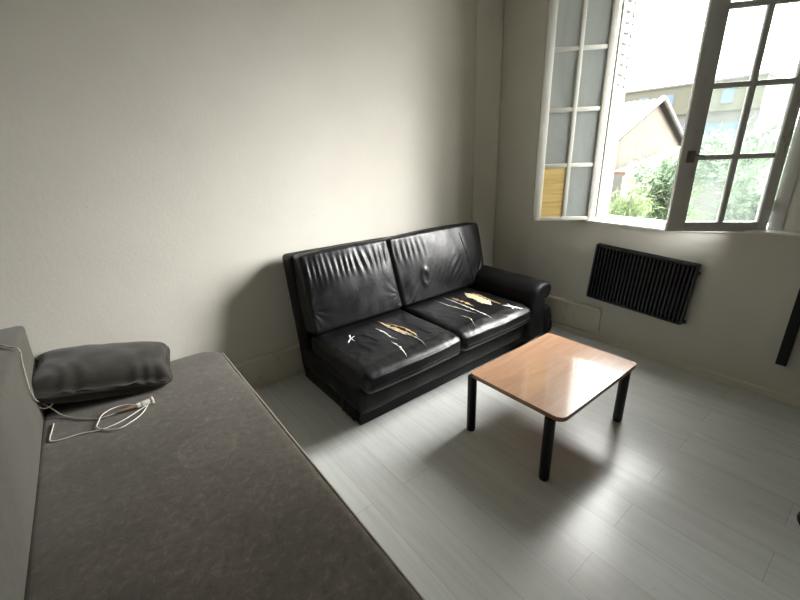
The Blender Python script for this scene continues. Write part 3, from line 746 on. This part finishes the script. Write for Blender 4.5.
# house with gable wall
hs = empty('gable_house', (14.9, 6, GZ), 'weathered house with a bare gable wall and clay tile roof, seen through the open window', 'building')
A = Vector((14.93, 5.76, 2.86)); g = Vector((.991, .130, 0)); rd = Vector((-.130, .991, 0)); hw = 4.15; ez = 1.60
L0 = A - g * hw; L0.z = ez; R0 = A + g * hw; R0.z = ez
m = MB()
gp = [Vector((L0.x, L0.y, GZ)), Vector((R0.x, R0.y, GZ)), R0, A, L0]
m.prism(gp, lambda p: p, lambda p: p + rd * 7)
m.build('wall', M['render'], hs)
for side, E in ((-1, L0), (1, R0)):
    m = MB(); dn = (E - A); dn.normalize(); ex = E + dn * .25; up = Vector((0, 0, .10)); f = -rd * .14
    a0, a1, b1, b0 = A + f, A + rd * 7.2, ex + rd * 7.2, ex + f
    n2 = 40; bm = m.bm; uvl = bm.loops.layers.uv.new('UVMap')
    # corrugated clay tiles: ribs running down the slope
    rows = []
    for i in range(n2 * 4 + 1):
        t = i / (n2 * 4); hgt = .03 * abs(math.sin(math.pi * t * n2))
        rows.append([(bm.verts.new(a0.lerp(a1, t).lerp(b0.lerp(b1, t), s) + up + Vector((0, 0, hgt))), t * 7.3, s * 4.4) for s in (0, .25, .5, .75, 1)])
    for P, Q in zip(rows, rows[1:]):
        for k in range(4):
            fc = bm.faces.new((P[k][0], P[k + 1][0], Q[k + 1][0], Q[k][0]))
            for lp, src in zip(fc.loops, (P[k], P[k + 1], Q[k + 1], Q[k])): lp[uvl].uv = (src[1], src[2])
    fc = bm.faces.new([bm.verts.new(q) for q in (a0, a1, b1, b0)])
    m.build('roof', M['tiles'], hs)
    # pale verge tiles along the gable edge
    v = MB()
    for i in range(22):
        p = a0.lerp(b0, (i + .5) / 22); q = a0.lerp(b0, (i + 1.35) / 22); v.cyl(p + Vector((0, 0, .14)), q + Vector((0, 0, .12)), .085, .07, 10)
    v.build('verge_tiles', M['paleblock'], hs)
m = MB().box(-.18, .18, -.18, .18, 0, .5); m.bm.transform(Matrix.Translation((R0.x - .7, R0.y + .4, 1.9))); m.build('chimney', M['render'], hs)
# low white building in front of the gable
lo = empty('white_outbuilding', (13, 4.6, GZ), 'low white rendered outbuilding in front of the bare gable wall', 'building')
k0 = Vector((10.2, 4.70, .98)); k1 = Vector((16.6, 5.54, 1.48)); n_ = -rd
m = MB(); m.prism([k0, k1, Vector((k1.x, k1.y, GZ)), Vector((k0.x, k0.y, GZ))], lambda p: p, lambda p: p + n_ * .25); m.build('wall', M['paleblock'], lo)
m = MB(); m.prism([k0, k1, k1 + Vector((0, 0, .06)), k0 + Vector((0, 0, .06))], lambda p: p + rd * .02, lambda p: p + n_ * .3); m.build('coping', M['tiles_red'], lo)
# terracotta roof lower right
lr = empty('low_house', (12.2, 3.6, GZ), 'low house with a terracotta roof beyond the window sill', 'building')
MB().box(11.4, 12.9, 2.9, 4.3, GZ, -.75).build('wall', M['paleblock'], lr)
m = MB(); bm = m.bm; uvl = bm.loops.layers.uv.new('UVMap')
q = [Vector((11.2, 4.5, -.90)), Vector((11.2, 2.7, -.90)), Vector((12.3, 2.7, -.35)), Vector((12.3, 4.5, -.35))]
for off in (0, -.12):
    fc = bm.faces.new([bm.verts.new(p + Vector((0, 0, off))) for p in q])
    for lp, uv in zip(fc.loops, ((0, 0), (2.6, 0), (2.6, 2.4), (0, 2.4))): lp[uvl].uv = uv
q2 = [q[3], q[2], Vector((13.1, 2.7, -.8)), Vector((13.1, 4.5, -.8))]
for off in (0, -.12):
    fc = bm.faces.new([bm.verts.new(p + Vector((0, 0, off))) for p in q2])
    for lp, uv in zip(fc.loops, ((0, 0), (2.6, 0), (2.6, 2.4), (0, 2.4))): lp[uvl].uv = uv
m.build('roof', M['tiles_red'], lr)
# far apartment blocks
ap = empty('apartment_block', (43, 20, GZ), 'olive flat-roofed apartment block far behind the gable house', 'building')
MB().box(42, 52, 9, 34, 4.0, 6.2).build('upper_wall', M['olive'], ap)
MB().box(42.2, 52, 9, 34, GZ, 4.0).build('lower_wall', M['paleblock'], ap)
MB().box(41.9, 52.1, 8.9, 34.1, 6.2, 6.35).build('roof_edge', M['paleblock'], ap)
for y in (11.2, 13.3, 15.4, 17.4, 19.4, 21.4, 23.4): 
    f = MB().box(41.96, 42.0, y - .45, y + .45, 4.5, 5.7).build('window_frame', M['paleblock'], ap)
    MB().box(41.93, 41.96, y - .38, y + .38, 4.56, 5.64).build('pane', M['bluewin'], f)
for z in (1.2, -1.5):
    f = MB().box(42.14, 42.2, 10, 33, z, z + 2.0).build('window_band', M['paleblock'], ap)
    MB().box(42.1, 42.14, 10.1, 32.9, z + .1, z + 1.9).build('pane', M['bluewin'], f)

def tree(name, label, base, top_z, crown, nleaf, leafmat, seed, llen=.16, lw=.035, r0=.12):
    rnd = random.Random(seed); root = empty(name, base, label, 'tree')
    bm = MB(); tips = []
    def branch(p, d, L, r, lvl):
        pts = [p]; cur = p.copy(); dd = d.copy()
        for i in range(4):
            dd = (dd + Vector((rnd.uniform(-.25, .25), rnd.uniform(-.25, .25), rnd.uniform(-.08, .14)))).normalized(); cur = cur + dd * L / 4; pts.append(cur.copy())
        bm.tube(pts, lambda t: r * (1 - .6 * t), 6, 2)
        if lvl >= 2: tips.extend([(q, dd) for q in pts[1:]]); 
        if lvl < 4:
            for i in range(3 if lvl else 5):
                q = pts[rnd.choice((2, 3, 4))]; nd = (dd + Vector((rnd.gauss(0, .7), rnd.gauss(0, .7), rnd.gauss(.05, .4)))).normalized()
                branch(q, nd, L * rnd.uniform(.55, .8), r * .5, lvl + 1)
    b0 = Vector(base); mid = Vector((base[0], base[1], crown[0])); bm.tube([b0, (b0 + mid) / 2 + Vector((.1, -.1, 0)), mid], lambda t: r0 * (1 - .3 * t), 8, 3)
    for k in range(5):
        a = 2 * math.pi * k / 5 + rnd.random(); branch(mid, Vector((math.cos(a), math.sin(a), rnd.uniform(.3, 1.1))).normalized(), crown[1], r0 * .6, 1)
    bm.build('trunk', M['bark'], root, smooth=True)
    lf = MB(); B = lf.bm
    for i in range(nleaf):
        q, dd = rnd.choice(tips)
        c = q + Vector((rnd.gauss(0, .14), rnd.gauss(0, .14), rnd.gauss(0, .12)))
        d = (dd + Vector((rnd.gauss(0, .7), rnd.gauss(0, .7), rnd.gauss(-.2, .5)))).normalized()
        s = d.cross(Vector((rnd.uniform(-1, 1), rnd.uniform(-1, 1), rnd.uniform(-1, 1)))).normalized(); n3 = d.cross(s)
        l, w_ = llen * rnd.uniform(.6, 1.3), lw * rnd.uniform(.7, 1.3)
        v = [B.verts.new(x) for x in (c, c + d * l * .5 + s * w_ + n3 * .01, c + d * l, c + d * l * .5 - s * w_ + n3 * .01)]
        B.faces.new(v)
    tag(lf.build('foliage', leafmat, root), kind='stuff')
    return root
tree('garden_tree', 'feathery light green tree in the gap between the open casements', (9.6, 3.70, GZ), 2, (-1.45, 1.30), 17000, M['leaf'], 3, .17, .017)
tree('garden_tree', 'leafy tree behind the panes of the right-hand casement', (10.6, 2.0, GZ), 2, (-.75, 1.45), 17000, M['leaf2'], 11, .15, .026)

# ------------------------------------------------------------------ light: overcast daylight
wd = bpy.data.worlds.new('overcast_sky'); SC.world = wd; wd.use_nodes = True; nt = wd.node_tree; nt.nodes.clear()
out = nt.nodes.new('ShaderNodeOutputWorld'); bgn = nt.nodes.new('ShaderNodeBackground')
# hazy sky, brighter overhead and brightest around the veiled sun in front of the window
tc = nt.nodes.new('ShaderNodeTexCoord')
def mth(op, a, b=None, c=None):
    n = nt.nodes.new('ShaderNodeMath'); n.operation = op
    for i, x in enumerate((a, b, c)):
        if x is None: continue
        if isinstance(x, (int, float)): n.inputs[i].default_value = x
        else: nt.links.new(x, n.inputs[i])
    return n.outputs[0]
sx = nt.nodes.new('ShaderNodeSeparateXYZ'); nt.links.new(tc.outputs['Generated'], sx.inputs[0])
SUN = Vector((math.cos(math.radians(SUN_EL)) * math.cos(math.radians(SUN_AZ)), math.cos(math.radians(SUN_EL)) * math.sin(math.radians(SUN_AZ)), math.sin(math.radians(SUN_EL))))
dt = nt.nodes.new('ShaderNodeVectorMath'); dt.operation = 'DOT_PRODUCT'; dt.inputs[1].default_value = SUN; nt.links.new(tc.outputs['Generated'], dt.inputs[0])
h1 = mth('MULTIPLY_ADD', mth('MAXIMUM', dt.outputs['Value'], 0.0), 1.0, 0.0)
glow = mth('MULTIPLY', mth('POWER', h1, 12.0), GLOW)
wide = mth('MULTIPLY', mth('POWER', mth('MULTIPLY_ADD', dt.outputs['Value'], .5, .5), 2.5), 1.0)
base = mth('ADD', mth('ADD', wide, .22), glow)
elev = mth('MULTIPLY_ADD', mth('MINIMUM', mth('MAXIMUM', sx.outputs['Z'], 0.0), .6), 1.3, .45)
tot = mth('MULTIPLY', base, elev)
tot = mth('MULTIPLY', tot, SKY)
bgn.inputs[0].default_value = (1.0, .995, .97, 1); nt.links.new(tot, bgn.inputs[1]); nt.links.new(bgn.outputs[0], out.inputs[0])
# sky portal in the window opening (tells the renderer where daylight enters)
al = bpy.data.lights.new('daylight_portal', 'AREA'); al.shape = 'RECTANGLE'; al.size = 1.75; al.size_y = 1.12
al.cycles.is_portal = True
ao = bpy.data.objects.new('daylight_portal', al); COL.objects.link(ao); ao.location = (WX + WT + .02, 1.08, 1.92)
ao.rotation_euler = (0, math.radians(90), 0)

# ------------------------------------------------------------------ render look
vs = SC.view_settings; vs.view_transform = 'Standard'; vs.look = 'None'; vs.gamma = 1; vs.use_curve_mapping = False; vs.exposure = 0.26
SC.cycles.use_denoising = True; SC.cycles.max_bounces = 12; SC.cycles.diffuse_bounces = 8; SC.cycles.transparent_max_bounces = 16
SC.cycles.sample_clamp_indirect = 10
